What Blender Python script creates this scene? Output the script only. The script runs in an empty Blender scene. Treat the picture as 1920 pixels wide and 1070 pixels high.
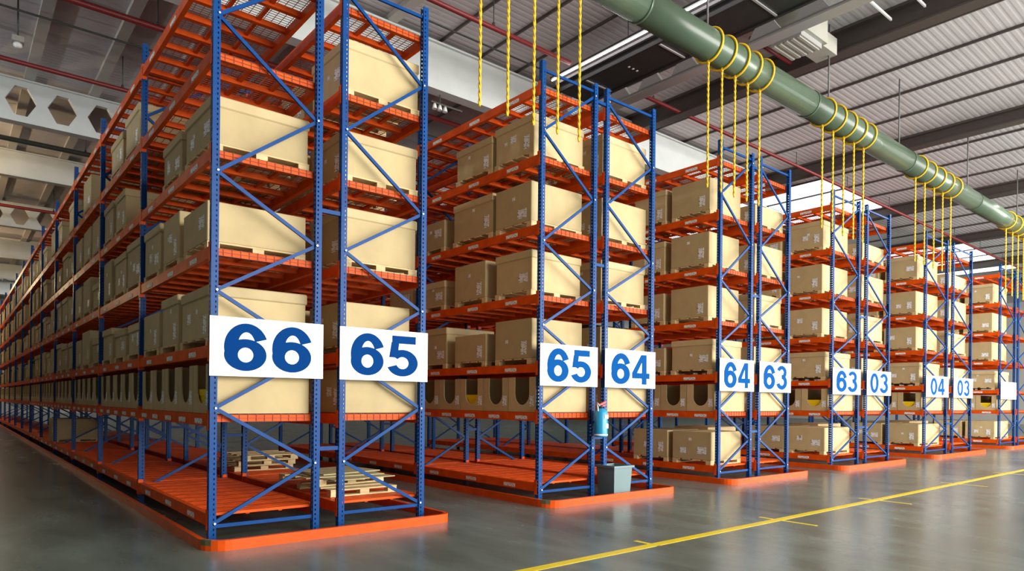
import bpy, bmesh, math, random
from mathutils import Vector, Matrix
random.seed(7)
S = bpy.context.scene
COL = S.collection
PI = math.pi

# ------------------------------------------------------------------ camera
F_PX = 1270.31
yaw, roll = 0.69395254, 0.00989162
cam_d = bpy.data.cameras.new('camera')
cam_d.sensor_fit = 'HORIZONTAL'; cam_d.sensor_width = 36.0
cam_d.lens = F_PX / 1920 * 36.0
cam_d.shift_y = 215.89 / 1920
cam_d.clip_end = 400
cam = bpy.data.objects.new('camera', cam_d); COL.objects.link(cam)
Fw = Vector((math.sin(yaw), math.cos(yaw), 0)); Rt = Vector((math.cos(yaw), -math.sin(yaw), 0)); Up = Vector((0, 0, 1))
R2 = Rt * math.cos(roll) + Up * math.sin(roll); U2 = Up * math.cos(roll) - Rt * math.sin(roll)
m = Matrix((R2, U2, -Fw)).transposed().to_4x4()
m.translation = Vector((-2.00857, -7.0447, 1.44297))
cam.matrix_world = m
S.camera = cam

# ------------------------------------------------------------------ world, lights, exposure
w = bpy.data.worlds.new('world'); S.world = w; w.use_nodes = True
bg = w.node_tree.nodes['Background']
bg.inputs[0].default_value = (0.94, 0.97, 1.0, 1); bg.inputs[1].default_value = 0.14
S.view_settings.view_transform = 'Standard'; S.view_settings.look = 'None'
S.view_settings.gamma = 1; S.view_settings.use_curve_mapping = False
S.view_settings.exposure = 0.45

def area(name, loc, rot, sx, sy, power, color=(1, 1, 1)):
    d = bpy.data.lights.new(name, 'AREA'); d.shape = 'RECTANGLE'; d.size = sx; d.size_y = sy
    d.energy = power; d.color = color
    o = bpy.data.objects.new(name, d); COL.objects.link(o); o.location = loc; o.rotation_euler = rot
    return o
# area light behind the camera, standing in for daylight through unbuilt dock doors
area('daylight_standin', (25.5, -19, 5.0), (math.radians(90), 0, 0), 50, 8.5, 13200, (1, 0.98, 0.94))

# ------------------------------------------------------------------ materials
MATS = {}
def mat(name, col, rough=0.5, metal=0.0, var=0.0, scale=6.0, bump=0.0, bscale=40.0, emit=None, estr=0, rnd=0.0, spec=0.5, stretch=None):
    M = bpy.data.materials.new(name); M.use_nodes = True
    nt = M.node_tree; b = nt.nodes['Principled BSDF']
    b.inputs['Base Color'].default_value = (*col, 1); b.inputs['Roughness'].default_value = rough
    b.inputs['Metallic'].default_value = metal; b.inputs['Specular IOR Level'].default_value = spec
    tc = nt.nodes.new('ShaderNodeTexCoord'); src = tc.outputs['Object']
    if stretch:
        mp = nt.nodes.new('ShaderNodeMapping'); mp.inputs['Scale'].default_value = stretch
        nt.links.new(src, mp.inputs[0]); src = mp.outputs[0]
    if var:
        n = nt.nodes.new('ShaderNodeTexNoise'); n.inputs['Scale'].default_value = scale; n.inputs['Detail'].default_value = 5
        nt.links.new(src, n.inputs['Vector'])
        r = nt.nodes.new('ShaderNodeValToRGB')
        r.color_ramp.elements[0].position = 0.3; r.color_ramp.elements[1].position = 0.7
        r.color_ramp.elements[0].color = (*[c * (1 - var) for c in col], 1)
        r.color_ramp.elements[1].color = (*[min(1, c * (1 + var)) for c in col], 1)
        nt.links.new(n.outputs['Fac'], r.inputs[0])
        out = r.outputs[0]
        if rnd:
            oi = nt.nodes.new('ShaderNodeObjectInfo')
            mr = nt.nodes.new('ShaderNodeMapRange'); mr.inputs[3].default_value = 1 - rnd; mr.inputs[4].default_value = 1 + rnd
            nt.links.new(oi.outputs['Random'], mr.inputs[0])
            hs = nt.nodes.new('ShaderNodeHueSaturation'); nt.links.new(mr.outputs[0], hs.inputs['Value'])
            nt.links.new(out, hs.inputs['Color']); out = hs.outputs[0]
        nt.links.new(out, b.inputs['Base Color'])
    if bump:
        n2 = nt.nodes.new('ShaderNodeTexNoise'); n2.inputs['Scale'].default_value = bscale
        nt.links.new(src, n2.inputs['Vector'])
        bp = nt.nodes.new('ShaderNodeBump'); bp.inputs['Strength'].default_value = bump; bp.inputs['Distance'].default_value = 0.01
        nt.links.new(n2.outputs['Fac'], bp.inputs['Height']); nt.links.new(bp.outputs[0], b.inputs['Normal'])
    if emit:
        b.inputs['Emission Color'].default_value = (*emit, 1); b.inputs['Emission Strength'].default_value = estr
    MATS[name] = M
    return M
mat('blue', (0.001, 0.052, 0.215), 0.36, 0, 0.12, 9, spec=0.16)
mat('orange', (0.74, 0.088, 0.004), 0.42, 0, 0.14, 7, spec=0.15)
mat('wire', (0.30, 0.05, 0.015), 0.5, spec=0.3)
mat('orange_deck', (0.70, 0.085, 0.006), 0.5, 0, 0.22, 5, spec=0.15)
mat('kerb', (0.74, 0.085, 0.005), 0.32, 0, 0.12, 5, spec=0.25)
mat('scuff', (0.10, 0.10, 0.04), 0.7)
mat('card', (0.51, 0.39, 0.195), 0.75, 0, 0.08, 3.5, 0.05, 30, rnd=0.10)
mat('card_lid', (0.55, 0.425, 0.22), 0.75, 0, 0.07, 3.5, rnd=0.08)
mat('card_in', (0.33, 0.22, 0.10), 0.85)
mat('wood', (0.66, 0.50, 0.25), 0.75, 0, 0.18, 8, rnd=0.1, stretch=(1, 6, 6))
mat('bolt', (0.75, 0.77, 0.8), 0.3, 0.7)
mat('steel', (0.55, 0.57, 0.58), 0.35, 0.6)
mat('sign', (0.88, 0.88, 0.88), 0.35, 0, 0.02, 3)
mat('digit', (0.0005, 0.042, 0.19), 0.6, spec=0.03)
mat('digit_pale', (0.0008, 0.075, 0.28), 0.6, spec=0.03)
mat('rope', (0.90, 0.52, 0.006), 0.55, 0, 0.2, 60)
mat('pipe', (0.08, 0.118, 0.076), 0.25, 0, 0.08, 2)
mat('yellow_paint', (0.88, 0.66, 0.008), 0.4, 0, 0.08, 6)
mat('yellow_plastic', (0.85, 0.60, 0.01), 0.35)
mat('deckroof', (0.54, 0.51, 0.52), 0.6, 0, 0.06, 0.6)
mat('purlin', (0.50, 0.47, 0.43), 0.6)
mat('darkbeam', (0.07, 0.055, 0.05), 0.5)
mat('girder', (0.62, 0.65, 0.63), 0.6, 0, 0.05, 2)
mat('redpipe', (0.20, 0.018, 0.018), 0.45)
mat('conduit', (0.05, 0.055, 0.05), 0.5)
mat('duct', (0.022, 0.026, 0.025), 0.45, 0, 0.2, 4)
mat('rail', (0.12, 0.12, 0.12), 0.5)
mat('alu', (0.42, 0.41, 0.40), 0.4, 0.3)
mat('unit', (0.36, 0.35, 0.30), 0.5, 0, 0.06, 2)
mat('lamp', (1, 1, 1), 0.4, emit=(1, 0.93, 0.95), estr=9)
mat('skylight', (0.8, 0.8, 0.8), 0.6, emit=(0.95, 0.98, 1.0), estr=1.1)
mat('bin', (0.16, 0.24, 0.25), 0.4, 0, 0.07, 4)
mat('cylinder', (0.015, 0.30, 0.55), 0.3)
mat('white', (0.85, 0.85, 0.83), 0.4)
mat('red', (0.75, 0.03, 0.01), 0.4)
mat('black', (0.02, 0.02, 0.02), 0.5)
mat('sheet', (0.52, 0.46, 0.24), 0.7, 0, 0.12, 3)
mat('wall_dark', (0.10, 0.10, 0.10), 0.8, 0, 0.04, 1)
mat('wall', (0.55, 0.53, 0.49), 0.8, 0, 0.04, 1)

def label_mat(name, sc, orient):
    M = mat(name, (0.85, 0.85, 0.82), 0.5); nt = M.node_tree; b = nt.nodes['Principled BSDF']
    tc = nt.nodes.new('ShaderNodeTexCoord'); mp = nt.nodes.new('ShaderNodeMapping'); mp.inputs['Scale'].default_value = orient
    nt.links.new(tc.outputs['Generated'], mp.inputs[0])
    n = nt.nodes.new('ShaderNodeTexNoise'); n.inputs['Scale'].default_value = sc; n.inputs['Detail'].default_value = 1
    nt.links.new(mp.outputs[0], n.inputs['Vector'])
    r = nt.nodes.new('ShaderNodeValToRGB'); r.color_ramp.interpolation = 'CONSTANT'
    r.color_ramp.elements[0].color = (0.85, 0.85, 0.82, 1); r.color_ramp.elements[1].color = (0.12, 0.13, 0.14, 1); r.color_ramp.elements[1].position = 0.58
    nt.links.new(n.outputs['Fac'], r.inputs[0]); nt.links.new(r.outputs[0], b.inputs['Base Color'])
label_mat('label', 3.0, (1, 1.2, 4)); label_mat('beamlabel', 3.0, (1, 6, 1.2))

# polished concrete
def floor_mat():
    M = bpy.data.materials.new('concrete'); M.use_nodes = True; nt = M.node_tree; b = nt.nodes['Principled BSDF']
    tc = nt.nodes.new('ShaderNodeTexCoord')
    def noise(s, d, st=None):
        n = nt.nodes.new('ShaderNodeTexNoise'); n.inputs['Scale'].default_value = s; n.inputs['Detail'].default_value = d
        src = tc.outputs['Object']
        if st:
            mp = nt.nodes.new('ShaderNodeMapping'); mp.inputs['Scale'].default_value = st; nt.links.new(src, mp.inputs[0]); src = mp.outputs[0]
        nt.links.new(src, n.inputs['Vector']); return n
    a = noise(0.5, 4); c = noise(2.2, 4, (1, 0.3, 1))
    mix = nt.nodes.new('ShaderNodeMix'); mix.data_type = 'FLOAT'; mix.inputs[0].default_value = 0.5
    nt.links.new(a.outputs['Fac'], mix.inputs[2]); nt.links.new(c.outputs['Fac'], mix.inputs[3])
    r = nt.nodes.new('ShaderNodeValToRGB')
    r.color_ramp.elements[0].position = 0.34; r.color_ramp.elements[1].position = 0.66
    r.color_ramp.elements[0].color = (0.078, 0.112, 0.096, 1); r.color_ramp.elements[1].color = (0.19, 0.245, 0.215, 1)
    nt.links.new(mix.outputs[0], r.inputs[0]); nt.links.new(r.outputs[0], b.inputs['Base Color'])
    rr = nt.nodes.new('ShaderNodeMapRange'); rr.inputs[3].default_value = 0.17; rr.inputs[4].default_value = 0.33
    nt.links.new(c.outputs['Fac'], rr.inputs[0]); nt.links.new(rr.outputs[0], b.inputs['Roughness'])
    b.inputs['Specular IOR Level'].default_value = 0.6
    MATS['concrete'] = M
floor_mat()

# ------------------------------------------------------------------ mesh helpers
class MB:
    def __init__(s): s.v = []; s.f = []; s.sm = []
    def add(s, vs, fs, smooth=False):
        k = len(s.v); s.v += [tuple(p) for p in vs]; s.f += [tuple(i + k for i in f) for f in fs]; s.sm += [smooth] * len(fs); return s
    def box(s, x0, x1, y0, y1, z0, z1):
        return s.add([(x0, y0, z0), (x1, y0, z0), (x1, y1, z0), (x0, y1, z0), (x0, y0, z1), (x1, y0, z1), (x1, y1, z1), (x0, y1, z1)],
                     [(3, 2, 1, 0), (4, 5, 6, 7), (0, 1, 5, 4), (1, 2, 6, 5), (2, 3, 7, 6), (3, 0, 4, 7)])
    def bar(s, p, q, w, h, up=(0, 1, 0)):          # box section between two points; w across, h along up
        p = Vector(p); q = Vector(q); d = (q - p).normalized(); u = Vector(up); a = d.cross(u).normalized(); u = a.cross(d).normalized()
        vs = [e + a * (sx * w / 2) + u * (sy * h / 2) for e in (p, q) for sx, sy in ((-1, -1), (1, -1), (1, 1), (-1, 1))]
        return s.add(vs, [(0, 1, 2, 3), (7, 6, 5, 4), (0, 4, 5, 1), (1, 5, 6, 2), (2, 6, 7, 3), (3, 7, 4, 0)])
    def tube(s, pts, r, n=8, closed=False, cap=True):
        pts = [Vector(p) for p in pts]; rings = []; N = len(pts)
        ref = Vector((0, 0, 1)); vs = []
        for i, p in enumerate(pts):
            if closed: d = (pts[(i + 1) % N] - pts[i - 1]).normalized()
            else: d = (pts[min(i + 1, N - 1)] - pts[max(i - 1, 0)]).normalized()
            rf = Vector((1, 0, 0)) if abs(d.z) > 0.9 else Vector((0, 0, 1))
            if closed: rf = Vector((1, 0, 0))
            a = d.cross(rf).normalized(); b = a.cross(d).normalized()
            rad = r[i] if isinstance(r, (list, tuple)) else r
            vs += [p + a * (rad * math.cos(t * 2 * PI / n)) + b * (rad * math.sin(t * 2 * PI / n)) for t in range(n)]
        fs = []
        for i in range(N if closed else N - 1):
            j = (i + 1) % N
            for t in range(n):
                u = (t + 1) % n; fs.append((i * n + t, i * n + u, j * n + u, j * n + t))
        s.add(vs, fs, True)
        if cap and not closed:
            k = len(s.v) - N * n
            s.f += [tuple(k + t for t in range(n))[::-1], tuple(k + (N - 1) * n + t for t in range(n))]; s.sm += [False, False]
        return s
    def prism(s, poly, axis, a0, a1):              # polygon (u,v) extruded along axis
        def P(u, v, t):
            return {'x': (t, u, v), 'y': (u, t, v), 'z': (u, v, t)}[axis]
        n = len(poly); vs = [P(u, v, a0) for u, v in poly] + [P(u, v, a1) for u, v in poly]
        fs = [tuple(range(n))[::-1], tuple(range(n, 2 * n))] + [(i, (i + 1) % n, n + (i + 1) % n, n + i) for i in range(n)]
        return s.add(vs, fs)
    def mesh(s, name, material):
        me = bpy.data.meshes.new(name); me.from_pydata(s.v, [], s.f); me.update()
        for p, q in zip(me.polygons, s.sm): p.use_smooth = q
        bm = bmesh.new(); bm.from_mesh(me); bmesh.ops.recalc_face_normals(bm, faces=bm.faces); bm.to_mesh(me); bm.free()
        me.materials.append(MATS[material]); return me
    def build(s, name, material, parent=None, loc=(0, 0, 0), rot=0):
        return obj(name, s.mesh(name, material), parent, loc, rot)

def obj(name, me, parent=None, loc=(0, 0, 0), rot=0):
    o = bpy.data.objects.new(name, me); COL.objects.link(o); o.location = loc
    if rot: o.rotation_euler = (0, 0, rot)
    if parent is not None: o.parent = parent
    return o
def tag(o, label, cat, group=None):
    o['label'] = label; o['category'] = cat
    if group: o['group'] = group
    return o
def thing(name, label, cat, loc=(0, 0, 0), group=None, rot=0):
    o = obj(name, None, None, loc, rot); o.empty_display_size = 0.1
    return tag(o, label, cat, group)
def struct(o): o['kind'] = 'structure'; return o
def bevel_box(dx, dy, dz, b, material, name):
    bm = bmesh.new(); bmesh.ops.create_cube(bm, size=1)
    for v in bm.verts: v.co = Vector((v.co.x * dx, v.co.y * dy, (v.co.z + 0.5) * dz))
    bmesh.ops.bevel(bm, geom=bm.edges[:], offset=b, segments=1, affect='EDGES')
    me = bpy.data.meshes.new(name); bm.to_mesh(me); bm.free(); me.materials.append(MATS[material]); return me
ORD = ['zeroth', 'first', 'second', 'third', 'fourth', 'fifth', 'sixth', 'seventh', 'eighth', 'ninth', 'tenth', 'eleventh', 'twelfth', 'thirteenth', 'fourteenth',
       'fifteenth', 'sixteenth', 'seventeenth', 'eighteenth', 'nineteenth']
TENS = {20: 'twent', 30: 'thirt', 40: 'fort', 50: 'fift', 60: 'sixt'}
def ordinal(n):
    if n < 20: return ORD[n]
    t = n // 10 * 10
    return TENS[t] + 'ieth' if n == t else TENS[t] + 'y-' + ORD[n - t]

# ------------------------------------------------------------------ setting: floor, walls, ceiling
struct(MB().add([(-30, -40, 0), (75, -40, 0), (75, 75, 0), (-30, 75, 0)], [(0, 1, 2, 3)]).build('floor', 'concrete'))
struct(MB().box(-30, 75, 62, 62.3, 0, 10).build('wall_back', 'wall'))
struct(MB().box(62, 62.3, -16, 62, 0, 10).build('wall_right', 'wall'))
struct(MB().box(-16.3, -16, -16, 62, 0, 10).build('wall_side', 'wall'))
struct(MB().box(-4.8, -4.6, -3, 62, 0, 6.0).build('wall_light_blocker', 'wall_dark'))  # unseen partition added to keep light out of the left aisle
ZD = 9.5
mb = MB(); pr = []
y = -16.0
while y < 62.5:
    pr += [(y, ZD), (y + 0.07, ZD), (y + 0.1, ZD + 0.0035), (y + 0.13, ZD + 0.0035)]; y += 0.16
n = len(pr)
mb.add([(-16, a, b) for a, b in pr] + [(62, a, b) for a, b in pr], [(i, i + 1, n + i + 1, n + i) for i in range(n - 1)])
ceiling = struct(mb.build('ceiling', 'deckroof'))
# purlins along Y hang under the deck
for x in [-13.1 + 1.4 * k for k in range(10)] + [0.9, 2.3, 3.7, 5.1]:
    MB().box(x - 0.11, x + 0.11, -16, 62, ZD - 0.12, ZD - 0.004).build('purlin', 'purlin', ceiling)
for x in [6.4, 7.5, 8.6, 9.9, 11.2, 13.95, 15.35, 16.85, 18.4, 21.9, 23.6, 25.4, 29, 31, 33, 36.5, 38.5, 40.5, 44, 46, 48, 51, 54, 57]:
    MB().box(x - 0.02, x + 0.02, -16, 62, ZD - 0.06, ZD - 0.004).build('purlin', 'darkbeam', ceiling)
# dark main beams (I sections) along Y
for x in [12.8, 20.2, 27.4, 34.8, 42.2, 49.6]:
    mb = MB()
    zb = 8.98 if x == 12.8 else 9.1
    mb.box(x - 0.17, x + 0.17, -16, 62, zb, zb + 0.04); mb.box(x - 0.03, x + 0.03, -16, 62, zb + 0.04, 9.44); mb.box(x - 0.17, x + 0.17, -16, 62, 9.44, 9.495)
    mb.build('roof_beam', 'darkbeam', ceiling)

def hex_girder(axis, pos, a0, a1, z0, z1, holes, p=0.875, th=0.16, hh=0.36):
    mb = MB(); zc = (z0 + z1) / 2; hw = 0.33; tw = 0.13
    n = max(1, round((a1 - a0) / p))
    def P(a, t, z): return (a, pos + t, z) if axis == 'x' else (pos + t, a, z)
    for i in range(n):
        s = a0 + (a1 - a0) * i / n; e = a0 + (a1 - a0) * (i + 1) / n; c = (s + e) / 2
        if not holes:
            continue
        H = [(c - hw, zc), (c - tw, zc + hh), (c + tw, zc + hh), (c + hw, zc), (c + tw, zc - hh), (c - tw, zc - hh)]
        O = [(s, zc), (s, z1), (c - tw, z1), (c + tw, z1), (e, z1), (e, zc), (e, z0), (c + tw, z0), (c - tw, z0), (s, z0)]
        fl = [(O[0], O[1], O[2], H[1], H[0]), (O[2], O[3], H[2], H[1]), (O[3], O[4], O[5], H[3], H[2]), (O[5], O[6], O[7], H[4], H[3]), (O[7], O[8], H[5], H[4]), (O[8], O[9], O[0], H[0], H[5])]
        for t in (-th / 2, th / 2):
            for f in fl: mb.add([P(a, t, z) for a, z in f], [tuple(range(len(f)))])
        for k in range(6):
            q, r = H[k], H[(k + 1) % 6]
            mb.add([P(*q[:1], -th / 2, q[1]), P(*r[:1], -th / 2, r[1]), P(*r[:1], th / 2, r[1]), P(*q[:1], th / 2, q[1])], [(0, 1, 2, 3)])
    if not holes:
        if axis == 'x': mb.box(a0, a1, pos - th / 2, pos + th / 2, z0, z1)
        else: mb.box(pos - th / 2, pos + th / 2, a0, a1, z0, z1)
    for z in (z0, z1):
        if axis == 'x': mb.box(a0, a1, pos - 0.15, pos + 0.15, z - 0.02, z + 0.02)
        else: mb.box(pos - 0.15, pos + 0.15, a0, a1, z - 0.02, z + 0.02)
    return mb
hex_girder('x', 5.7, -16, 20.0, 8.32, 9.35, False).build('girder', 'girder', ceiling)
hex_girder('x', 14.0, -16, 62, 8.3, 9.35, True).build('girder', 'girder', ceiling)
hex_girder('x', 20.2, -16, 62, 8.55, 9.35, False).build('girder', 'girder', ceiling)
hex_girder('x', 27.6, -16, 62, 8.4, 9.35, True).build('girder', 'girder', ceiling)
for yy in (36, 44, 52):
    hex_girder('x', yy, -16, 62, 8.5, 9.35, False).build('girder', 'girder', ceiling)
hex_girder('y', 10.2, -14, 5.6, 8.5, 9.3, True, 0.95, 0.12, 0.3).build('girder', 'alu', ceiling)

# translucent skylight panels between the purlins, right-hand side of the roof
for xa, xb in ((21.98, 23.52), (23.68, 25.32), (25.48, 27.2), (36.58, 38.42), (38.58, 40.42), (40.58, 42.0), (44.1, 45.9)):
    for k in range(5):
        MB().box(xa, xb, 4.6 + k * 3.1, 7.6 + k * 3.1, ZD - 0.03, ZD - 0.008).build('skylight_panel', 'skylight', ceiling)
for k in range(4):
    for xx in (-3.4, -0.2, 3.0):
        MB().box(xx, xx + 2.9, 45.2 + k * 4.0, 47.4 + k * 4.0, ZD - 0.03, ZD - 0.008).build('skylight_panel', 'skylight', ceiling)

# ------------------------------------------------------------------ racks
L = 3.196
LV = [0.235, 1.22, 1.905, 2.886, 3.864, 4.841, 5.819]
HT = 6.2
NODES = [0.2, 0.75, 1.34, 1.93, 2.51, 3.1, 3.69, 4.45, 5.24, 6.0]
DECK = 0.062
SHELF = ['bottom', 'second', 'third', 'fourth', 'fifth', 'sixth', 'top']

def post_mesh():                                     # perforated C section, web towards -X
    bm = bmesh.new(); a = 0.035
    zb = [0.0]; z = 0.03
    rows = []
    while z + 0.022 < HT - 0.02:
        zb += [z, z + 0.022]; rows.append(len(zb) - 2); z += 0.05
    zb.append(HT); hole = set(rows)
    def strip(us, cols, fn):
        vs = [[bm.verts.new(fn(u, zz)) for u in us] for zz in zb]
        for i in range(len(zb) - 1):
            for j in range(len(us) - 1):
                if i in hole and j in cols: continue
                bm.faces.new((vs[i][j], vs[i][j + 1], vs[i + 1][j + 1], vs[i + 1][j]))
    strip([-a, -0.024, -0.01, 0.01, 0.024, a], (1, 3), lambda u, zz: (-a, u, zz))
    strip([-a, 0.004, 0.018, a], (1,), lambda u, zz: (u, -a, zz))
    strip([-a, 0.004, 0.018, a], (1,), lambda u, zz: (u, a, zz))
    strip([-a, -0.02], (), lambda u, zz: (a, u, zz)); strip([0.02, a], (), lambda u, zz: (a, u, zz))
    bmesh.ops.remove_doubles(bm, verts=bm.verts, dist=1e-5); bmesh.ops.recalc_face_normals(bm, faces=bm.faces)
    bmesh.ops.solidify(bm, geom=bm.faces[:], thickness=0.003)
    me = bpy.data.meshes.new('upright'); bm.to_mesh(me); bm.free(); me.materials.append(MATS['blue']); return me
POST = post_mesh()
FOOT = MB().box(-0.06, 0.06, -0.055, 0.055, 0, 0.008).mesh('foot_plate', 'blue')
BOLT = MB().tube([(0, -0.008, 0), (0, 0.008, 0)], 0.011, 6).mesh('bolt', 'bolt')
mb = MB(); mb.box(-0.036, 0.016, 0.036, L - 0.036, -0.06, 0.035); mb.box(-0.036, 0.0, 0.036, L - 0.036, 0.035, 0.058)
BEAM = mb.mesh('beam', 'orange')
mb = MB(); mb.box(-0.041, -0.0365, 0.0, 0.05, -0.1, 0.1); mb.box(-0.041, 0.02, 0.037, 0.042, -0.1, 0.1); CONN = mb.mesh('connector', 'orange')
mb = MB(); mb.box(-0.041, -0.0365, -0.05, 0.0, -0.1, 0.1); mb.box(-0.041, 0.02, -0.042, -0.037, -0.1, 0.1); CONN2 = mb.mesh('connector', 'orange')
BLAB = MB().box(-0.0385, -0.0362, -0.13, 0.13, -0.04, 0.012).mesh('label', 'beamlabel')
MESHC = {}
def brace_mesh(p, q):
    mb = MB(); mb.bar(p, q, 0.036, 0.026)
    return mb.mesh('brace', 'blue')
def wire_mesh(W):
    k = ('wire', round(W, 2))
    if k not in MESHC:
        mb = MB(); r = 0.0026; y0, y1 = 0.05, L - 0.05
        n = 62
        for i in range(n + 1):
            y = y0 + (y1 - y0) * i / n; mb.box(0.0, W, y - r, y + r, 0.0495, 0.0547)
        for i in range(13):
            x = 0.02 + (W - 0.04) * i / 12; mb.box(x - r, x + r, y0, y1, 0.0547, 0.0599); mb.box(x - r, x + r, y0 - r, y0 + r, -0.02, 0.0599)
        mb.box(0, W, y0 - r, y0 + r, -0.02, -0.014); mb.box(0, W, y0 - r, y0 + r, 0.015, 0.021)
        MESHC[k] = mb.mesh('wire_deck', 'wire')
    return MESHC[k]
NB = 8
def bar_ys(): return [0.085 + (L - 0.17) * i / (NB - 1) for i in range(NB)]
def dbar(W):
    k = ('bar', round(W, 2))
    if k not in MESHC: MESHC[k] = MB().box(0.016, W - 0.016, -0.03, 0.03, -0.015, 0.0495).mesh('deck_bar', 'orange_deck')
    return MESHC[k]
def drunner(W):
    k = ('run', round(W, 2))
    if k not in MESHC: MESHC[k] = MB().box(W * 0.36 - 0.02, W * 0.36 + 0.02, 0.1, L - 0.1, 0.012, 0.045).box(W * 0.68 - 0.02, W * 0.68 + 0.02, 0.1, L - 0.1, 0.012, 0.045).mesh('deck_runner', 'orange_deck')
    return MESHC[k]
def far_deck(W):
    k = ('far', round(W, 2))
    if k not in MESHC:
        mb = MB()
        for y in bar_ys(): mb.box(0.016, W - 0.016, y - 0.03, y + 0.03, 0.006, 0.0495)
        mb.box(W * 0.36 - 0.02, W * 0.36 + 0.02, 0.1, L - 0.1, 0.012, 0.045); mb.box(W * 0.68 - 0.02, W * 0.68 + 0.02, 0.1, L - 0.1, 0.012, 0.045)
        for i in range(30): y = 0.08 + (L - 0.16) * i / 29; mb.box(0, W, y - 0.005, y + 0.005, 0.05, 0.056)
        for i in range(9): x = 0.02 + (W - 0.04) * i / 8; mb.box(x - 0.005, x + 0.005, 0.05, L - 0.05, 0.056, 0.06)
        MESHC[k] = mb.mesh('deck', 'orange_deck')
    return MESHC[k]
NPAN = 10
def panel(W):
    k = ('pan', round(W, 2))
    if k not in MESHC:
        wd = (L - 0.1) / NPAN; mb = MB(); mb.box(0.0, W, 0.004, wd - 0.004, 0.03, 0.058)
        for i in (0.25, 0.5, 0.75): mb.box(0.02, W - 0.02, wd * i - 0.012, wd * i + 0.012, 0.058, 0.0605)
        MESHC[k] = mb.mesh('deck_panel', 'orange_deck')
    return MESHC[k]

def make_rack(x0, x1, side, bays, label, near, labbays):
    """side -1: outer (aisle) face is the left one; +1: the right one"""
    W = x1 - x0
    r = thing('pallet_rack', label, 'rack', (x0, 0, 0), 'long pallet racks')
    def zig(k):
        lo, ro = (0.02, W - 0.02)
        a, b = (lo, ro) if side < 0 else (ro, lo)
        y = k * L
        pts = [((a if i % 2 == 0 else b), y, z) for i, z in enumerate(NODES)]
        return pts, a, b, y
    zz, a0, b0, _ = zig(0)
    key = ('zig', round(W, 2), side)
    segs = [(zz[i], zz[i + 1]) for i in range(len(zz) - 1)] + [((0.02, 0, 0.17), (W - 0.02, 0, 0.17)), ((0.02, 0, 6.08), (W - 0.02, 0, 6.08))]
    bms = [brace_mesh(p, q) for p, q in segs]
    for k in range(bays + 1):
        y = k * L
        for xx, rz in ((0, 0), (W, PI)):
            u = obj('upright', POST, r, (xx, y, 0), rz)
            if k < 3: obj('foot_plate', FOOT, u)
        for i, bmh in enumerate(bms):
            b = obj('brace', bmh, r, (0, y, 0))
            if k == 0 and i < len(zz):
                s = 0.012 if zz[i][0] < W / 2 else -0.012
                obj('bolt', BOLT, b, (zz[i][0] + s * 0, -0.041, zz[i][2]))
    for k in range(bays):
        y = k * L
        for li, z in enumerate(LV):
            for xx, rz in ((0, 0), (W, PI)):
                outer = (rz == 0) == (side < 0)
                if rz == 0: bm_ = obj('beam', BEAM, r, (xx, y, z))
                else: bm_ = obj('beam', BEAM, r, (xx, y + L, z), PI)
                if k < near:
                    obj('connector', CONN, bm_); obj('connector', CONN2, bm_, (0, L, 0))
                if outer and k < labbays and side < 0:
                    ys = (0.6, 1.55, 2.6) if li != 1 else (0.35, 0.98, 1.6, 2.25, 2.85)
                    for yy in ys: obj('label', BLAB, bm_, (0, yy, 0))
            if li == 0:
                if k < 4:
                    d = obj('deck_frame', drunner(W), r, (0, y, z))
                    wd = (L - 0.1) / NPAN
                    for i in range(NPAN): obj('deck_panel', panel(W), d, (0, 0.05 + wd * i, 0))
                else:
                    mbk = ('far0', round(W, 2))
                    if mbk not in MESHC:
                        q = MB(); wd = (L - 0.1) / NPAN
                        for i in range(NPAN): q.box(0, W, 0.05 + wd * i + 0.004, 0.05 + wd * (i + 1) - 0.004, 0.03, 0.06)
                        MESHC[mbk] = q.mesh('deck', 'orange_deck')
                    obj('deck', MESHC[mbk], r, (0, y, z))
            elif k < near:
                d = obj('wire_deck', wire_mesh(W), r, (0, y, z))
                obj('deck_runner', drunner(W), d)
                for yy in bar_ys(): obj('deck_bar', dbar(W), d, (0, yy, 0))
            else:
                obj('deck', far_deck(W), r, (0, y, z))
    return r

RUNS = [  # key, x0, x1, side, bays, spoken name, near bays, label bays
    ('A1', 0.0, 1.072, -1, 13, 'rack sixty-six', 4, 6),
    ('A2', 1.367, 2.411, 1, 6, 'the nearer sixty-five rack', 1, 0),
    ('B1', 4.353, 5.412, -1, 3, 'the farther sixty-five rack', 2, 2),
    ('B2', 5.677, 6.775, 1, 3, 'the nearer sixty-four rack', 1, 0),
    ('C1', 8.709, 9.748, -1, 3, 'the farther sixty-four rack', 1, 1),
    ('C2', 10.048, 11.14, 1, 3, 'the nearer sixty-three rack', 1, 0),
    ('D1', 13.075, 14.38, -1, 2, 'the farther sixty-three rack', 1, 1),
    ('D2', 14.814, 16.102, 1, 2, 'the nearer zero-three rack', 1, 0),
    ('E1', 18.536, 20.157, -1, 2, 'the zero-four rack', 1, 1),
    ('E2', 20.673, 22.252, 1, 2, 'the farther zero-three rack', 1, 0),
    ('F1', 25.18, 26.85, -1, 2, 'the blank-sign rack', 1, 1),
    ('F2', 27.3, 28.95, 1, 2, 'the rightmost rack', 1, 0)]
RD = {}
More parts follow.
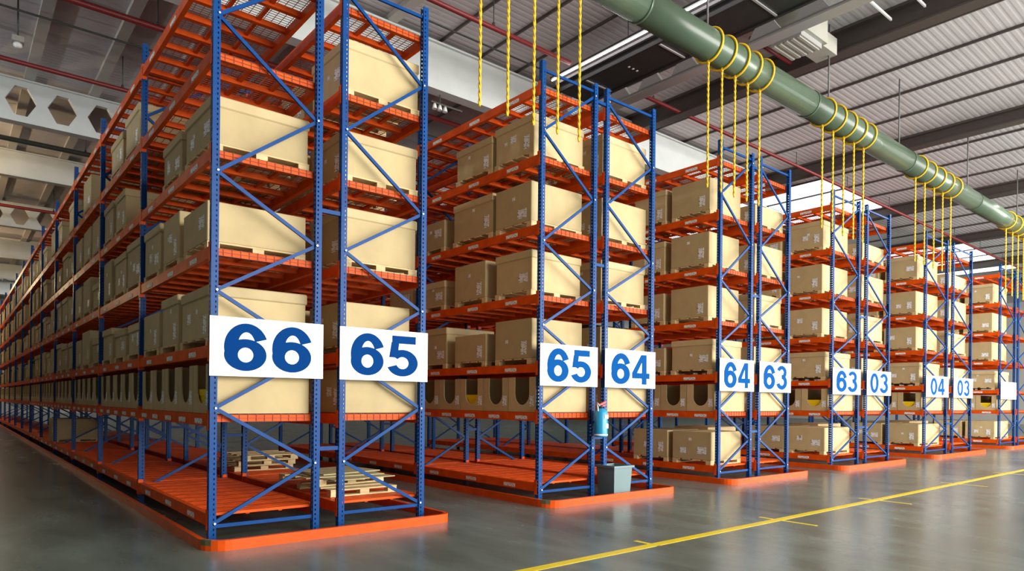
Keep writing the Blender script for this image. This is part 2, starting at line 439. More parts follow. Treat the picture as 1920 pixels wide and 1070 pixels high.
RLAB = {'A1': 'blue and orange pallet rack with the sixty-six sign, leftmost and nearest',
        'A2': 'blue and orange pallet rack back to back with the sixty-six rack',
        'B1': 'blue and orange pallet rack signed sixty-five, just behind the grey floor bin and blue cylinder',
        'B2': 'blue and orange pallet rack signed sixty-four, next to the grey floor bin',
        'C1': 'blue and orange pallet rack signed sixty-four, paired with a sixty-three rack',
        'C2': 'blue and orange pallet rack signed sixty-three, paired with a sixty-four rack',
        'D1': 'blue and orange pallet rack signed sixty-three, paired with a zero-three rack',
        'D2': 'blue and orange pallet rack signed zero-three, paired with a sixty-three rack',
        'E1': 'blue and orange pallet rack carrying the zero-four sign',
        'E2': 'blue and orange pallet rack signed zero-three, paired with the zero-four rack',
        'F1': 'blue and orange pallet rack carrying the blank white sign',
        'F2': 'pallet rack cut off by the right edge of the picture'}
for k, x0, x1, side, bays, nm, near, lb in RUNS:
    RD[k] = (x0, x1, side, nm, make_rack(x0, x1, side, bays, RLAB[k], near, lb))
# row spacers tie the right-hand run of every pair to its neighbour
for a, b in (('A1', 'A2'), ('B1', 'B2'), ('C1', 'C2'), ('D1', 'D2'), ('E1', 'E2'), ('F1', 'F2')):
    xa = RD[a][1] + 0.036; xb = RD[b][0] - 0.036; root = RD[b][4]
    me = MB().box(xa - RD[b][0], xb - RD[b][0], -0.02, 0.02, -0.022, 0.022).mesh('row_spacer', 'blue')
    for k in range(3):
        for z in (0.9, 3.5, 5.95): obj('row_spacer', me, root, (0, k * L, z))

# ------------------------------------------------------------------ pallets, cartons, bins
PALLET_H = 0.085
def pallet(x0, x1, y0, y1, z, label, group, parts):
    W = x1 - x0; D = y1 - y0
    cx, cy = (x0 + x1) / 2, (y0 + y1) / 2
    tops = [(-W / 2, W / 2, -D / 2 + (D - 0.16) * i / 3, -D / 2 + (D - 0.16) * i / 3 + 0.16, 0.068, PALLET_H) for i in range(4)]
    blocks = [(bx - 0.06, bx + 0.06, by - 0.05, by + 0.05, 0.016, 0.068) for bx in (-W / 2 + 0.062, 0, W / 2 - 0.062) for by in (-D / 2 + 0.052, D / 2 - 0.052)]
    bots = [(-W / 2, W / 2, by - 0.05, by + 0.05, 0, 0.016) for by in (-D / 2 + 0.052, D / 2 - 0.052)]
    if parts:
        t = thing('pallet', label, 'pallet', (cx, cy, z), group)
        for nm, L_ in (('top_board', tops), ('block', blocks), ('bottom_board', bots)):
            for b in L_: MB().box(*b).build(nm, 'wood', t)
        return t
    mb = MB()
    for b in tops + blocks + bots: mb.box(*b)
    return tag(mb.build('pallet', 'wood', None, (cx, cy, z)), label, 'pallet', group)
LABM = {}
def lab_mesh(w, h):
    k = (w, h)
    if k not in LABM: LABM[k] = MB().box(-0.0015, 0.0015, -w / 2, w / 2, -h / 2, h / 2).mesh('label', 'label')
    return LABM[k]
def carton(x0, x1, y0, y1, z, h, kind, label, group, near):
    W = x1 - x0; D = y1 - y0
    t = thing('cardboard_box', label, 'box', ((x0 + x1) / 2, (y0 + y1) / 2, z), group, random.uniform(-0.012, 0.012))
    bh = h - (0.03 if kind == 'L' else 0)
    obj('body', bevel_box(W - (0.03 if kind == 'L' else 0), D - (0.03 if kind == 'L' else 0), bh, 0.008, 'card', 'body'), t)
    if kind == 'L':
        obj('lid', bevel_box(W, D, 0.115, 0.012, 'card_lid', 'lid'), t, (0, 0, h - 0.115))
    elif near:
        # tape over the top seam, running down the end
        mb = MB(); mb.box(-W / 2 + 0.01, W / 2 - 0.01, -0.035, 0.035, h, h + 0.0015); mb.build('tape', 'card_lid', t)
    xs = -W / 2 + (0.0135 if kind == 'L' else -0.0015)
    sty = random.random()
    if sty < 0.6: obj('label', lab_mesh(0.12, 0.19), t, (xs, -D / 2 + 0.17, 0.14 + random.uniform(0, 0.06)))
    else: obj('label', lab_mesh(0.2, 0.13), t, (xs, -D / 2 + 0.2, 0.13 + random.uniform(0, 0.12)))
    if near and random.random() < 0.6: obj('label', lab_mesh(0.06, 0.05), t, (xs, random.uniform(-0.1, 0.25) * D, h * random.uniform(0.45, 0.75)))
    if near and random.random() < 0.4: obj('label', lab_mesh(0.13, 0.11), t, (xs, random.uniform(0.0, 0.25) * D, h * random.uniform(0.3, 0.55)))
    return t
BINM = {}
def open_bin(x0, x1, y0, y1, z, h, label, group, near):
    W = x1 - x0; D = round(y1 - y0, 3); k = (round(W, 3), D, h)
    if k not in BINM:
        c = 0.16; zb = 0.10; th = 0.012; a = D / 2
        arc = [(c * math.cos(t), zb + c - c * math.sin(t)) for t in [PI * i / 12 for i in range(13)]]   # right -> bottom -> left
        f = MB()
        poly = [(-a, 0), (a, 0), (a, h), (c, h)] + arc + [(-c, h), (-a, h)]
        # front panel split in convex pieces round the notch
        def quad(pts): f.prism(pts, 'x', -W / 2, -W / 2 + th)
        quad([(-a, 0), (-c, 0), (-c, h), (-a, h)]); quad([(c, 0), (a, 0), (a, h), (c, h)])
        for i in range(12):
            (u0, v0), (u1, v1) = arc[i], arc[i + 1]
            quad([(u1, 0), (u0, 0), (u0, v0), (u1, v1)])
        front = f.mesh('front_panel', 'card')
        b = MB(); b.box(-W / 2 + th, W / 2, -a, -a + th, 0, h); b.box(-W / 2 + th, W / 2, a - th, a, 0, h); b.box(W / 2 - th, W / 2, -a + th, a - th, 0, h); b.box(-W / 2 + th, W / 2 - th, -a + th, a - th, 0, th)
        BINM[k] = (front, b.mesh('body', 'card'))
    t = thing('picking_bin', label, 'box', ((x0 + x1) / 2, (y0 + y1) / 2, z), group)
    obj('body', BINM[k][1], t); obj('front_panel', BINM[k][0], t)
    obj('label', lab_mesh(0.09, 0.15), t, (-W / 2 - 0.0015, -D / 2 + 0.085, 0.16))
    return t

def fill(key, level, items, near, pal=True):
    x0, x1, side, nm, root = RD[key]
    z = LV[level] + DECK
    a, b = (x0 - 0.01, x1 - 0.05) if side < 0 else (x0 + 0.05, x1 + 0.0)
    grp = f'cartons on {nm}'
    for i, it in enumerate(items):
        y0, y1, h, kind = it[:4]
        bb = b - (it[4] if len(it) > 4 else 0)
        kn = {'L': 'lidded cardboard box', 'P': 'plain cardboard box'}[kind]
        where = f'{ordinal(i + 1)} from the aisle end, {SHELF[level]} shelf of {nm}'
        inb = y1 < near * L
        carton(a, bb, y0, y1, z + PALLET_H + 0.0012, h, kind, f'{kn}, {where}', f'cartons on {nm}', inb)
        pallet(a, bb, y0, y1, z + 0.0012, f'wooden pallet under the {ordinal(i + 1)} box from the aisle end, {SHELF[level]} shelf, {nm}', f'pallets on {nm}', inb)
def bins(key, n, near=True, skip=()):
    x0, x1, side, nm, root = RD[key]
    z = LV[1] + DECK + 0.0012
    a, b = (x0 - 0.005, x1 - 0.05) if side < 0 else (x0 + 0.05, x1 + 0.005)
    for i in range(n):
        bay, j = divmod(i, 5)
        y0 = bay * L + 0.075 + j * 0.612
        if side < 0:
            open_bin(a, b, y0, y0 + 0.6, z, 0.5, f'cardboard bin with rounded front opening, {ordinal(i + 1)} from the aisle end of {nm}', f'picking bins on {nm}', near)
        else:
            carton(a, b, y0, y0 + 0.6, z, 0.5, 'P', f'plain low cardboard box, {ordinal(i + 1)} from the aisle end, second shelf of {nm}', f'cartons on {nm}', near)

def shift(items, bay): return [(y0 + bay * L, y1 + bay * L, h, k) for y0, y1, h, k in items]
def rnd_bay(bay, p=0.88):
    out = []
    for y0, y1 in ((0.16, 1.04), (1.2, 2.06), (2.24, 3.04)):
        if random.random() < p:
            d = random.uniform(-0.05, 0.05)
            out.append((bay * L + y0 + max(d, -0.04), bay * L + y1 + min(d, 0.02) - random.choice((0, 0, 0.08)), random.choice((0.42, 0.5, 0.55, 0.58, 0.62)), random.choice('LLPP')))
    return out
NBAY = 13
bins('A1', 5 * 12)
fill('A1', 2, [(.13, 1.2, .53, 'L'), (1.33, 2.12, .57, 'L'), (2.22, 3.05, .45, 'P')] + sum([rnd_bay(k) for k in range(1, NBAY)], []), 2)
fill('A1', 3, [(.2, 1.1, .41, 'P'), (1.28, 2.02, .53, 'P'), (2.25, 3.08, .58, 'L')] + sum([rnd_bay(k) for k in range(1, NBAY)], []), 2)
fill('A1', 4, [(.12, 1.08, .48, 'L'), (1.25, 2.1, .46, 'L')] + sum([rnd_bay(k, .8) for k in range(1, NBAY)], []), 2)
fill('A1', 5, [(L + .35, L + 1.25, .56, 'L'), (L + 1.5, L + 2.4, .5, 'L')] + sum([rnd_bay(k, .75) for k in range(2, NBAY)], []), 2)
fill('A1', 0, [(4 * L + .3, 4 * L + 1.2, .5, 'P')], 1)
bins('A2', 3)
fill('A2', 2, [(.12, 1.0, .5, 'P', .1), (1.2, 2.0, .5, 'P'), (2.2, 3.0, .56, 'L')], 1)
fill('A2', 3, [(.12, 1.05, .6, 'L'), (1.2, 2.0, .5, 'P'), (2.2, 3.0, .56, 'L')], 1)
fill('A2', 4, [(.12, 1.05, .5, 'L'), (1.2, 2.0, .5, 'P')], 1)
fill('A2', 5, [(.1, 1.02, .56, 'L'), (1.25, 2.0, .5, 'L')], 1)
bins('B1', 6)
fill('B1', 2, [(.17, 1.0, .57, 'P'), (1.24, 2.06, .42, 'P'), (2.31, 3.02, .6, 'L'), (3.4, 4.2, .5, 'P')], 1)
fill('B1', 3, [(.19, 1.02, .57, 'L'), (1.25, 2.08, .57, 'P'), (2.38, 3.05, .41, 'L'), (3.4, 4.2, .5, 'P')], 1)
fill('B1', 4, [(.2, 1.02, .57, 'P'), (1.1, 2.15, .6, 'L'), (2.4, 3.0, .45, 'P'), (3.4, 4.2, .5, 'L')], 1)
fill('B1', 5, [(.16, 1.06, .55, 'L'), (1.12, 2.08, .5, 'L')], 1)
bins('B2', 2)
fill('B2', 2, [(.12, .98, .55, 'P'), (1.2, 2.0, .5, 'P')], 1)
fill('B2', 3, [(.12, 1.0, .6, 'L'), (1.2, 2.0, .5, 'P')], 1)
fill('B2', 4, [(.12, 1.0, .58, 'P'), (1.2, 2.0, .5, 'P')], 1)
fill('B2', 5, [(.12, 1.0, .6, 'L'), (1.2, 2.0, .5, 'P')], 1)
for key, nb in (('C1', 3), ('D1', 2), ('E1', 2), ('F1', 2)):
    bins(key, nb + 1)
    two = [(1.2, 2.02, .55, 'P')]
    fill(key, 0, [(.14, .99, .52, 'P'), (1.1, 1.95, .52, 'P')], 1)
    fill(key, 2, [(.13, 1.05, .56, 'L'), (1.2, 2.0, .45, 'P')], 1)
    fill(key, 3, [(.22, 1.06, .57, 'P'), (1.22, 2.04, .53, 'P')], 1)
    fill(key, 4, [(.22, 1.07, .58, 'P'), (1.22, 2.05, .57, 'L')], 1)
    fill(key, 5, [(.2, 1.06, .59, 'L' if key != 'C1' else 'P'), (1.2, 2.0, .6, 'L')], 1)
for key in ('C2', 'D2', 'E2'):
    bins(key, 1)
    fill(key, 0, [(1.15, 2.0, .55, 'P')], 1)
    for lv, k_, h in ((2, 'P', .5), (3, 'L', .56), (4, 'P', .56), (5, 'P', .35)):
        fill(key, lv, [(.12, .98, h, k_)], 1)

# yellow totes peeping out of some picking bins
for key, idx, where in (('A1', 0, 'the sixty-six rack'), ('B1', 2, 'the farther sixty-five rack'), ('D1', 0, 'the farther sixty-three rack'), ('E1', 0, 'the zero-four rack'), ('F1', 0, 'the blank-sign rack')):
    x0 = RD[key][0]; y = 0.075 + idx * 0.612 + 0.3; z = LV[1] + DECK + 0.0135
    t = thing('yellow_tote', f'yellow plastic tote inside the cardboard bin of {where}', 'tote', (x0 + 0.2, y, z), 'yellow totes in the bins')
    mb = MB(); mb.prism([(-.17, 0), (.17, 0), (.2, .17), (-.2, .17)], 'x', -0.17, 0.17); mb.build('tub', 'yellow_plastic', t)
    MB().box(-.18, .18, -.215, .215, .17, .235).build('rim', 'yellow_plastic', t)

# flat boards and pallets lying on the bottom shelf of the nearer sixty-five rack
x0, x1 = RD['A2'][0], RD['A2'][1]; z = LV[0] + DECK
pallet(x0 + .05, x1 - .12, .35, 1.35, z, 'bare wooden pallet at the aisle end, bottom shelf of the nearer sixty-five rack', 'loose pallets', True)
t = pallet(x0 - .02, x1 - .1, .75, 1.7, z + .086, 'bare wooden pallet lying skewed on top of another, bottom shelf, nearer sixty-five rack', 'loose pallets', True); t.rotation_euler = (0, 0, .12)
for i, (yy, dz, rot) in enumerate(((.95, .172, .1), (1.15, .186, -.06), (1.3, .2, .15))):
    tag(obj('board_sheet', bevel_box(.86, .95 - .1 * i, .012, .003, 'sheet', 'board_sheet'), None, ((x0 + x1) / 2 + .02 * i, yy, z + dz), rot),
        ['flat fibreboard sheet lying lowest on the pallets of the nearer sixty-five rack', 'flat fibreboard sheet in the middle of the pile, nearer sixty-five rack', 'flat fibreboard sheet topmost on the pile, bottom shelf, nearer sixty-five rack'][i], 'board', 'sheets on the loose pallets')
for i in range(3):
    pallet(x0 + .05 + .03 * i, x1 - .06, L + .6 - .1 * i, L + 1.6 - .1 * i, z + .0865 * i, ['lowest', 'middle', 'topmost'][i] + ' pallet of the empty stack in the second bay, nearer sixty-five rack', 'empty pallet stack', True)

# ------------------------------------------------------------------ number signs
def ribbon(mb, cx, cy, ro, ri, a0, a1, n=28, t0=0, t1=0.003):
    t1 += 0.0004 * len(mb.f) / max(1, len(mb.f))
    """elliptical ring sector, thin solid; ro/ri = (rx, ry)"""
    vs = []
    for i in range(n + 1):
        a = math.radians(a0 + (a1 - a0) * i / n); c, s = math.cos(a), math.sin(a)
        for rr in (ro, ri):
            for t in (-t1, -t0): vs.append((cx + rr[0] * c, t, cy + rr[1] * s))
    fs = []
    for i in range(n):
        k = i * 4; q = k + 4
        fs += [(k, q, q + 2, k + 2), (k, k + 1, q + 1, q), (k + 2, q + 2, q + 3, k + 3)]
    mb.add(vs, fs)
def poly(mb, pts): mb.prism(pts, 'y', -0.003 - 0.00001 * len(mb.f), 0)
def digit(ch):                                        # cell about 1 wide, 1.2 high
    mb = MB(); H = 1.2
    if ch == '0':
        ribbon(mb, .5, .6, (.46, .61), (.19, .40), 0, 360, 40)
    elif ch == '6':
        ribbon(mb, .5, .40, (.49, .41), (.18, .19), 0, 360, 40)
        ribbon(mb, .52, .60, (.51, .61), (.21, .385), 22, 198, 30)
    elif ch == '5':
        poly(mb, [(.14, 1.2), (.90, 1.2), (.90, .97), (.14, .97)])
        poly(mb, [(.12, 1.0), (.36, 1.0), (.31, .55), (.05, .55)])
        ribbon(mb, .47, .39, (.50, .40), (.20, .18), 142, -160, 34)
    elif ch == '4':
        poly(mb, [(.54, 0), (.80, 0), (.80, 1.2), (.54, 1.2)])
        poly(mb, [(.0, .24), (.97, .24), (.97, .46), (.0, .46)])
        poly(mb, [(.0, .46), (.27, .46), (.72, 1.2), (.50, 1.2)])
    elif ch == '3':
        ribbon(mb, .47, .87, (.43, .34), (.17, .15), 160, -88, 26)
        ribbon(mb, .47, .37, (.48, .38), (.20, .17), 92, -165, 30)
    return mb
DIG = {}
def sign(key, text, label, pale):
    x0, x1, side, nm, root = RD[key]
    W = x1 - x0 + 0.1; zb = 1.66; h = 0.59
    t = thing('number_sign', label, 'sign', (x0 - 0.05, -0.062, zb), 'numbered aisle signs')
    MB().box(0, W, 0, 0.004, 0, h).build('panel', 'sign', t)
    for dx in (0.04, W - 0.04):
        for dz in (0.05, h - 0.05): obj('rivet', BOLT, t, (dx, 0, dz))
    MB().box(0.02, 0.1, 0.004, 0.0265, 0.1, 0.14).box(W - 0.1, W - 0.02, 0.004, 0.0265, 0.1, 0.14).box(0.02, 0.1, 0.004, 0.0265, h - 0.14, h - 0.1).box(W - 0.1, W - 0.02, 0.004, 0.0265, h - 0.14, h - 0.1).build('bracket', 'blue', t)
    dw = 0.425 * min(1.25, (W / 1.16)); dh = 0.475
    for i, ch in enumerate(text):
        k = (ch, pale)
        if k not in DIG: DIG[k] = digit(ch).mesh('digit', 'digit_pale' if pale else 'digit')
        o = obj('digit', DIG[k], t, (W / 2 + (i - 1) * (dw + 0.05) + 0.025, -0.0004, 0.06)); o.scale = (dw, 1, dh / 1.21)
sign('A1', '66', 'white sign reading sixty-six in blue on the leftmost rack', False)
sign('A2', '65', 'white sign reading sixty-five in blue beside the sixty-six sign', False)
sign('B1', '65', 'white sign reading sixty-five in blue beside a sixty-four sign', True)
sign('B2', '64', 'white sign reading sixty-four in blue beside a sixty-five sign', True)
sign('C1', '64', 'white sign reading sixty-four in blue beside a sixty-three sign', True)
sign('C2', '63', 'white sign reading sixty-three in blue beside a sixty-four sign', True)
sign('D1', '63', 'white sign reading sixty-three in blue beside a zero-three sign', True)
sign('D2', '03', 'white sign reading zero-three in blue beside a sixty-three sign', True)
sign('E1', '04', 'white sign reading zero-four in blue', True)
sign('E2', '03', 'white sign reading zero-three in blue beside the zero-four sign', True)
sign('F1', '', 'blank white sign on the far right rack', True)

# ------------------------------------------------------------------ orange guard kerbs round the rack ends
def kerb(xl, xr, yf, yend, label, scuffed=False):
    h, th, r = 0.10, 0.05, 0.24
    def path(off):
        rr = r - off; p = [(xl + off, yend)]
        p += [(xl + r - rr * math.cos(a), yf + r - rr * math.sin(a)) for a in [PI / 2 * i / 6 for i in range(7)]]
        r2 = 0.16; q = r2 - off
        p += [(xr - r2 + q * math.sin(a), yf + r2 - q * math.cos(a)) for a in [PI / 2 * i / 6 for i in range(7)]]
        return p + [(xr - off, yend)]
    o, i_ = path(0), path(th); n = len(o)
    t = thing('guard_kerb', label, 'kerb', (0, 0, 0), 'orange guard kerbs')
    def seg(a, b, nm, mt='kerb', z0=0.0, z1=h):
        # one stretch of rail between two path stations
        vs = []
        for k in range(a, b + 1):
            for q in (o[k], i_[k]): vs += [(*q, z0), (*q, z1)]
        m = b - a + 1; fs = [(0, 1, 3, 2), (4 * m - 4, 4 * m - 2, 4 * m - 1, 4 * m - 3)]
        for k in range(m - 1):
            c = 4 * k; d = c + 4
            fs += [(c, d, d + 1, c + 1), (c + 1, d + 1, d + 3, c + 3), (c + 3, d + 3, d + 2, c + 2), (c + 2, d + 2, d, c)]
        MB().add(vs, fs).build(nm, mt, t)
    seg(0, 1, 'side_rail'); seg(1, 7, 'corner_rail'); seg(7, 8, 'front_rail'); seg(8, 14, 'corner_rail'); seg(14, 15, 'side_rail')
    if scuffed:
        o, i_ = path(-0.002), path(0.03); seg(2, 4, 'scuff_mark', 'scuff', 0.05, h + 0.0015)
    return t
KL = {'A': 'orange kerb rail round the end of the sixty-six rack', 'B': 'orange kerb rail round the rack end with the grey bin',
      'C': 'orange kerb rail round the rack end signed sixty-four and sixty-three', 'D': 'orange kerb rail round the rack end signed sixty-three and zero-three',
      'E': 'orange kerb rail round the rack end with the zero-four sign', 'F': 'orange kerb rail round the far right rack end'}
for c, ye in (('A', 13 * L), ('B', 3 * L), ('C', 3 * L), ('D', 2 * L), ('E', 2 * L), ('F', 2 * L)):
    kerb(RD[c + '1'][0] - 0.17, RD[c + '2'][1] + 0.2, -0.42, ye, KL[c], c in 'AB')

# ------------------------------------------------------------------ yellow floor line with cross ticks
fl = tag(MB().box(-14, 60, -2.76, -2.65, 0.0, 0.0022).build('floor_line', 'yellow_paint'), 'yellow line painted on the concrete along the main aisle', 'floor marking')
for x in (0.9, 3.49, 5.9, 8.75, 12.2, 15.3, 18.4):
    MB().box(x - 0.03, x + 0.03, -3.2 if x != 3.49 else -2.76, -2.46, 0.0, 0.0017).build('tick_mark', 'yellow_paint', fl)

# ------------------------------------------------------------------ grey bin and blue cylinder at the second rack end
t = thing('floor_bin', 'grey plastic bin with a wide rim standing on the floor inside the kerb', 'bin', (5.79, -0.12, 0), None, math.radians(-3))
def frus(mb, a, b, z0, z1, c=0.0):
    vs = [(sx * q, sy * q, zz) for q, zz in ((a, z0), (b, z1)) for sx, sy in ((-1, -1), (1, -1), (1, 1), (-1, 1))]
    mb.add(vs, [(3, 2, 1, 0), (0, 1, 5, 4), (1, 2, 6, 5), (2, 3, 7, 6), (3, 0, 4, 7)]); return mb
mb = frus(MB(), .165, .19, 0, .47); inner = [( .18 * sx, .18 * sy, .47) for sx, sy in ((-1, -1), (1, -1), (1, 1), (-1, 1))]; low = [(.155 * sx, .155 * sy, .02) for sx, sy in ((-1, -1), (1, -1), (1, 1), (-1, 1))]
mb.add(inner + low, [(0, 1, 5, 4), (1, 2, 6, 5), (2, 3, 7, 6), (3, 0, 4, 7), (4, 5, 6, 7)]); mb.build('tub', 'bin', t)
mb = MB()
for p, q in (((-.215, -.215), (.215, -.18)), ((-.215, .18), (.215, .215)), ((-.215, -.18), (-.18, .18)), ((.18, -.18), (.215, .18))): mb.box(p[0], q[0], p[1], q[1], .455, .485)
mb.build('rim', 'bin', t)

t = thing('gas_cylinder', 'light blue cylinder with red valve handle hanging between two rack uprights', 'cylinder', (5.43, -0.17, 0.92))
R = 0.1
MB().tube([(0, 0, .0), (0, 0, .015), (0, 0, .05), (0, 0, .36), (0, 0, .40), (0, 0, .425)], [.085, R, R, R, .075, .03], 20).build('body', 'cylinder', t)
MB().tube([(0, 0, .02), (0, 0, .045)], R + .003, 20).build('band', 'white', t)
MB().tube([(0, 0, .42), (0, 0, .47)], .028, 10).build('neck', 'black', t)
MB().bar((-.03, 0, .475), (.1, 0, .52), .03, .022).bar((-.02, 0, .455), (.08, 0, .465), .025, .02).build('handle', 'red', t)
MB().tube([(-.03, 0, .46), (-.075, 0, .5), (-.085, -.01, .45), (-.085, -.02, .38)], .011, 8).build('hose', 'white', t)
MB().box(-.03, .05, -.1025, -.098, .27, .33).box(-.01, .05, -.1035, -.099, .13, .2).build('print', 'white', t)
MB().box(-.05, .28, R, R + .03, .2, .23).build('bracket', 'blue', t)

# ------------------------------------------------------------------ green overhead pipe with yellow ropes
PY, PZ, PR = -0.25, 7.55, 0.26
t = thing('overhead_pipe', 'long green painted pipe hung under the roof along the main aisle', 'pipe', (0, PY, PZ))
xs = [-10, -4, 2, 6.13, 11.4, 16.4, 21.5, 27, 33, 40, 48, 56]
for a, b in zip(xs[:-1], xs[1:]):
    MB().tube([(a + 0.004, 0, 0), (b - 0.004, 0, 0)], PR, 28).build('pipe_section', 'pipe', t)
for x in xs[1:-1]:
    MB().tube([(x - 0.02, 0, 0), (x - 0.02, 0, 0.0), (x + 0.02, 0, 0)][::2], PR + 0.012, 28).build('joint_ring', 'pipe', t)
for x in (3.2, 7.9, 12.3, 16, 21, 26, 31):
    MB().tube([(x, 0, PR - 0.01), (x, 0, ZD - PZ - 0.02)], 0.018, 8).build('hanger_rod', 'rail', t)
def rope_mesh(l):
    mb = MB(); N = int(l / 0.02)
    for ph in (0, PI):
        mb.tube([(0.008 * math.cos(i * 0.62 + ph), 0.008 * math.sin(i * 0.62 + ph), -i * 0.02) for i in range(N + 1)], 0.0135, 5)
    return mb.mesh('strand', 'rope')
ROPE = rope_mesh(PZ - PR - 5.12)
LOOP = MB().tube([(0, (PR + 0.024) * math.cos(a), (PR + 0.024) * math.sin(a)) for a in [2 * PI * i / 40 for i in range(40)]], 0.021, 6, closed=True).mesh('loop', 'rope')
SIGHT = ['farther sixty-five rack', 'farther sixty-four rack', 'farther sixty-three rack', 'zero-four rack', 'blank-sign rack']
for gi, xs_ in enumerate([(3.07, 3.52, 3.97, 4.41, 4.83), (7.94, 8.35, 8.76, 9.17, 9.58), (12.04, 12.52, 13.02, 13.52, 14.01), (17.07, 17.7, 18.36, 19.0, 19.63), (24.77, 25.5, 26.15, 26.8, 27.45)]):
    for i, x in enumerate(xs_):
        r = thing('hanging_rope', f'yellow rope on the green pipe, {ordinal(i + 1)} of five before the {SIGHT[gi]}', 'rope', (x, PY, PZ), 'yellow ropes on the green pipe')
        obj('strand', ROPE, r, (0, 0, -PR - 0.01)); obj('loop', LOOP, r)
        MB().tube([(0, 0, -PR - 0.05), (0, 0, -PR - 0.0)], 0.027, 8).build('knot', 'rope', r)

# ------------------------------------------------------------------ overhead services
def strip_lamp(x, y0, y1, z, label, power=0):
    t = thing('strip_lamp', label, 'lamp', (x, y0, z), 'ceiling strip lamps')
    l = y1 - y0
    MB().box(-.035, .035, 0, l, .03, .075).build('housing', 'conduit', t)
    MB().tube([(0, .03, .0), (0, l - .03, .0)], .018, 8).build('tube', 'lamp', t)
    for yy in (0.25, l - 0.25): MB().tube([(0, yy, .07), (0, yy, ZD - z - .02)], .008, 5).build('hanger', 'conduit', t)
    if not power: return
    d = bpy.data.lights.new('tube_light', 'AREA'); d.shape = 'RECTANGLE'; d.size = .05; d.size_y = l; d.energy = power; d.color = (1, .96, .93)
    o = bpy.data.objects.new('tube_light', d); COL.objects.link(o); o.parent = t; o.location = (0, l / 2, -.035)
WH = ['nearest', 'second nearest', 'third nearest', 'fourth nearest', 'fifth nearest', 'sixth nearest']
for x, nm, sel in ((8.45, 'beside the black duct', (0, 1, 2, 3)), (23.6, 'added over the far right aisle', (0, 1)), (32.5, 'added beyond the far right rack', (0, 1))):  # the two far right rows are added, out of view, for their light
    for i, (a, b) in enumerate(((-9, -5.2), (-5, -1.2), (-1, 1.3), (1.4, 4.25))):
        if i in sel: strip_lamp(x, a, b, 8.7 if x < 9 else 8.3, f'bright strip lamp {nm}, {WH[i]} of its row', 0 if x < 9 else 40 * (b - a))
def fill_lamp(x, y, z, power, label, color=(1, .74, .42), up=False):  # out-of-view lamps added to brighten the left roof and the far bays
    t = thing('added_fill_lamp', label, 'lamp', (x, y, z), 'added fill uplighters under the roof' if up else 'added fill lamps under the roof')
    if up:                                              # opaque bowl below the bulb throws the light at the roof
        MB().tube([(0, 0, -.22), (0, 0, -.2), (0, 0, -.14), (0, 0, -.04), (0, 0, .06)], [.06, .14, .24, .32, .36], 20, cap=False).tube([(0, 0, -.225), (0, 0, -.215)], .07, 20).build('bowl', 'alu', t)
        MB().tube([(0, 0, -.2), (0, 0, -.12), (0, 0, -.06), (0, 0, -.03)], [.03, .06, .06, .02], 12).build('bulb', 'white', t)
        for sx in (-.3, .3): MB().tube([(sx, 0, 0), (sx, 0, ZD - z - .02)], .01, 6).build('rod', 'conduit', t)
    else:
        MB().tube([(0, 0, .02), (0, 0, .1), (0, 0, .22), (0, 0, .3)], [.24, .2, .08, .05], 16, cap=False).build('shade', 'alu', t)
        MB().tube([(0, 0, -.14), (0, 0, -.11), (0, 0, -.02), (0, 0, .02)], [.03, .09, .11, .06], 12).build('bulb', 'lamp', t)
        MB().tube([(0, 0, .3), (0, 0, ZD - z - .02)], .012, 6).build('rod', 'conduit', t)
    d = bpy.data.lights.new('fill_bulb_light', 'POINT'); d.energy = power; d.color = color; d.shadow_soft_size = .05 if up else .12
    o = bpy.data.objects.new('fill_bulb_light', d); COL.objects.link(o); o.parent = t; o.location = (0, 0, .03 if up else -.3)
fill_lamp(-3.2, 17.6, 8.1, 220, 'added warm fill uplighter over the left aisle, first beyond the holed girder', up=True)
fill_lamp(-3.2, 23.6, 8.1, 220, 'added warm fill uplighter over the left aisle, second beyond the holed girder', up=True)
for yy, w_ in ((4.0, 'front'), (10.5, 'rear')): fill_lamp(-9.0, yy, 7.2, 420, f'added cool white fill lamp behind the unseen light-blocking wall, {w_} one', (.9, .95, 1))
fill_lamp(-3.0, 33.5, 7.6, 170, 'added warm fill lamp over the far end of the left aisle')
fill_lamp(-2.6, 37.0, 7.6, 300, 'added warm fill lamp farthest down the left aisle')

t = thing('cable_duct', 'wide black duct hung under the roof beside the bright strip lamps', 'duct', (9.1, -14, 8.5))
MB().box(-.42, .42, 0, 18.2, 0, .1).build('tray', 'duct', t)
for s in (-1, 1): MB().box(s * .45 - .03, s * .45 + .03, 0, 18.2, -.03, .14).build('side_rail', 'black', t)
for k in range(9): MB().box(-.45, .45, 1.4 + k * 2.0 - .02, 1.4 + k * 2 + .02, -.02, -.0005).build('cross_strap', 'alu', t)
for k in range(9):
    mb = MB()
    for j in (-.13, 0, .13): mb.tube([(j, 2.4 + k * 2, -.006), (j, 2.4 + k * 2, .002)], .028, 8)
    mb.build('vent_cluster', 'white', t)
for k in range(5):
    for s in (-.4, .4): MB().tube([(s, 1 + k * 3.8, .1), (s, 1 + k * 3.8, ZD - 8.5 - .02)], .01, 5).build('hanger', 'conduit', t)
tag(MB().box(8.54, 8.6, -14, 4.2, 8.62, 8.68).build('cable_rail', 'rail'), 'narrow grey metal rail between the strip lamps and the black duct', 'rail')

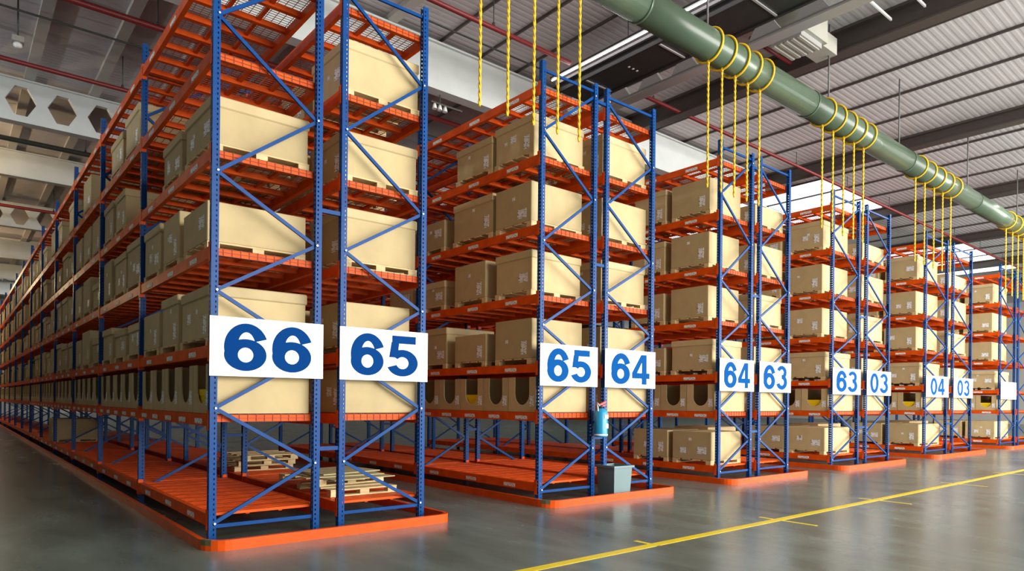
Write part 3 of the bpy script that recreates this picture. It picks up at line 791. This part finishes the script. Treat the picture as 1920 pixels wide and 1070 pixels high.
t = thing('ventilation_unit', 'dull grey ventilation unit under the roof above the green pipe', 'vent unit', (11.1, -0.15, 8.62))
MB().box(-.5, .5, -.4, .4, .1, .6).build('housing', 'unit', t)
MB().box(-.42, .42, -.32, .32, 0, .1).build('grille', 'alu', t)
for k in range(5): MB().box(-.4, .4, -.28 + k * .13, -.22 + k * .13, -.02, 0).build('slat', 'unit', t)
for sx in (-.45, .45):
    for sy in (-.35, .35): MB().tube([(sx, sy, .6), (sx, sy, ZD - 8.62 - .03)], .012, 5).build('hanger', 'conduit', t)
MB().box(.5, 1.3, -.22, .22, .2, .55).build('side_duct', 'unit', t)
for k in range(12):
    MB().box(10.2, 12.6, -8.2 + k * .62, -8.17 + k * .62, 9.2, 9.25).build('batten', 'white', ceiling)

def pipe_run(name, x0, x1, y, z, r, material, label, cat, hang):
    t = thing(name, label, cat, (x0, y, z))
    MB().tube([(0, 0, 0), (x1 - x0, 0, 0)], r, 10).build('pipe', material, t)
    k = 0.6
    while k < x1 - x0:
        MB().tube([(k, 0, r * .5), (k, 0, ZD - z - .01)], .012, 5).build('hanger', 'conduit', t)
        MB().tube([(k, 0, r), (k, 0, r + .05)], .03, 6).build('clamp', 'conduit', t)
        k += hang
pipe_run('sprinkler_pipe', -14, 11.0, 11.2, 8.7, .05, 'redpipe', 'dark red sprinkler pipe just in front of the girder with hexagonal holes', 'pipe', 2.9)
pipe_run('sprinkler_pipe', -14, 8.4, 7.7, 8.7, .06, 'redpipe', 'dark red sprinkler pipe crossing the top left ceiling panels', 'pipe', 2.9)
pipe_run('sprinkler_pipe', 3, 8.3, 3.5, 8.78, .05, 'redpipe', 'dark red sprinkler pipe above the left hanging ropes, ending at a drop', 'pipe', 2.6)
pipe_run('sprinkler_pipe', 11.0, 58, 3.85, 9.05, .05, 'redpipe', 'dark red sprinkler pipe running behind the right racks', 'pipe', 3.6)
pipe_run('sprinkler_pipe', 10.9, 12.55, .75, 9.12, .04, 'redpipe', 'short dark red pipe beside the grey ventilation unit', 'pipe', 3.6)
pipe_run('sprinkler_pipe', -14, 20, 16.8, 8.7, .07, 'conduit', 'dark pipe beyond the girder with hexagonal holes, left ceiling', 'pipe', 2.9)
pipe_run('sprinkler_pipe', -14, 20, 24.8, 8.6, .06, 'redpipe', 'dark red pipe crossing the far left ceiling', 'pipe', 2.9)
pipe_run('conduit', -14, 20, 9.4, 9.0, .022, 'conduit', 'thin dark conduit across the upper left ceiling panels', 'conduit', 40)
pipe_run('conduit', 3, 8.3, 4.45, 9.0, .02, 'conduit', 'thin dark conduit beside the red pipe above the left ropes', 'conduit', 40)

t = thing('pendant_lamp', 'small pendant lamp with box housing hanging at the top left', 'lamp', (-0.98, 10, 8.55))
MB().tube([(0, 0, .16), (0, 0, ZD - 8.55 - .01)], .018, 6).build('rod', 'conduit', t)
MB().box(-.1, .1, -.1, .1, .06, .17).build('housing', 'unit', t)
MB().tube([(0, 0, .06), (0, 0, .03), (0, 0, -.02), (0, 0, -.05)], [.05, .08, .075, .03], 12).build('globe', 'white', t)
t = thing('spot_cluster', 'small white cluster of spot lamps under the grey girder', 'lamp', (6.3, 5.75, 7.95))
for k in range(3): MB().tube([(k * .14, 0, 0), (k * .14, 0, .12)], [.06, .03], 10).build('spot', 'white', t)
MB().box(-.1, .75, -.02, .02, .12, .16).build('bar', 'conduit', t)
MB().tube([(.14, 0, .15), (.14, 0, .37)], .012, 6).build('rod', 'conduit', t)
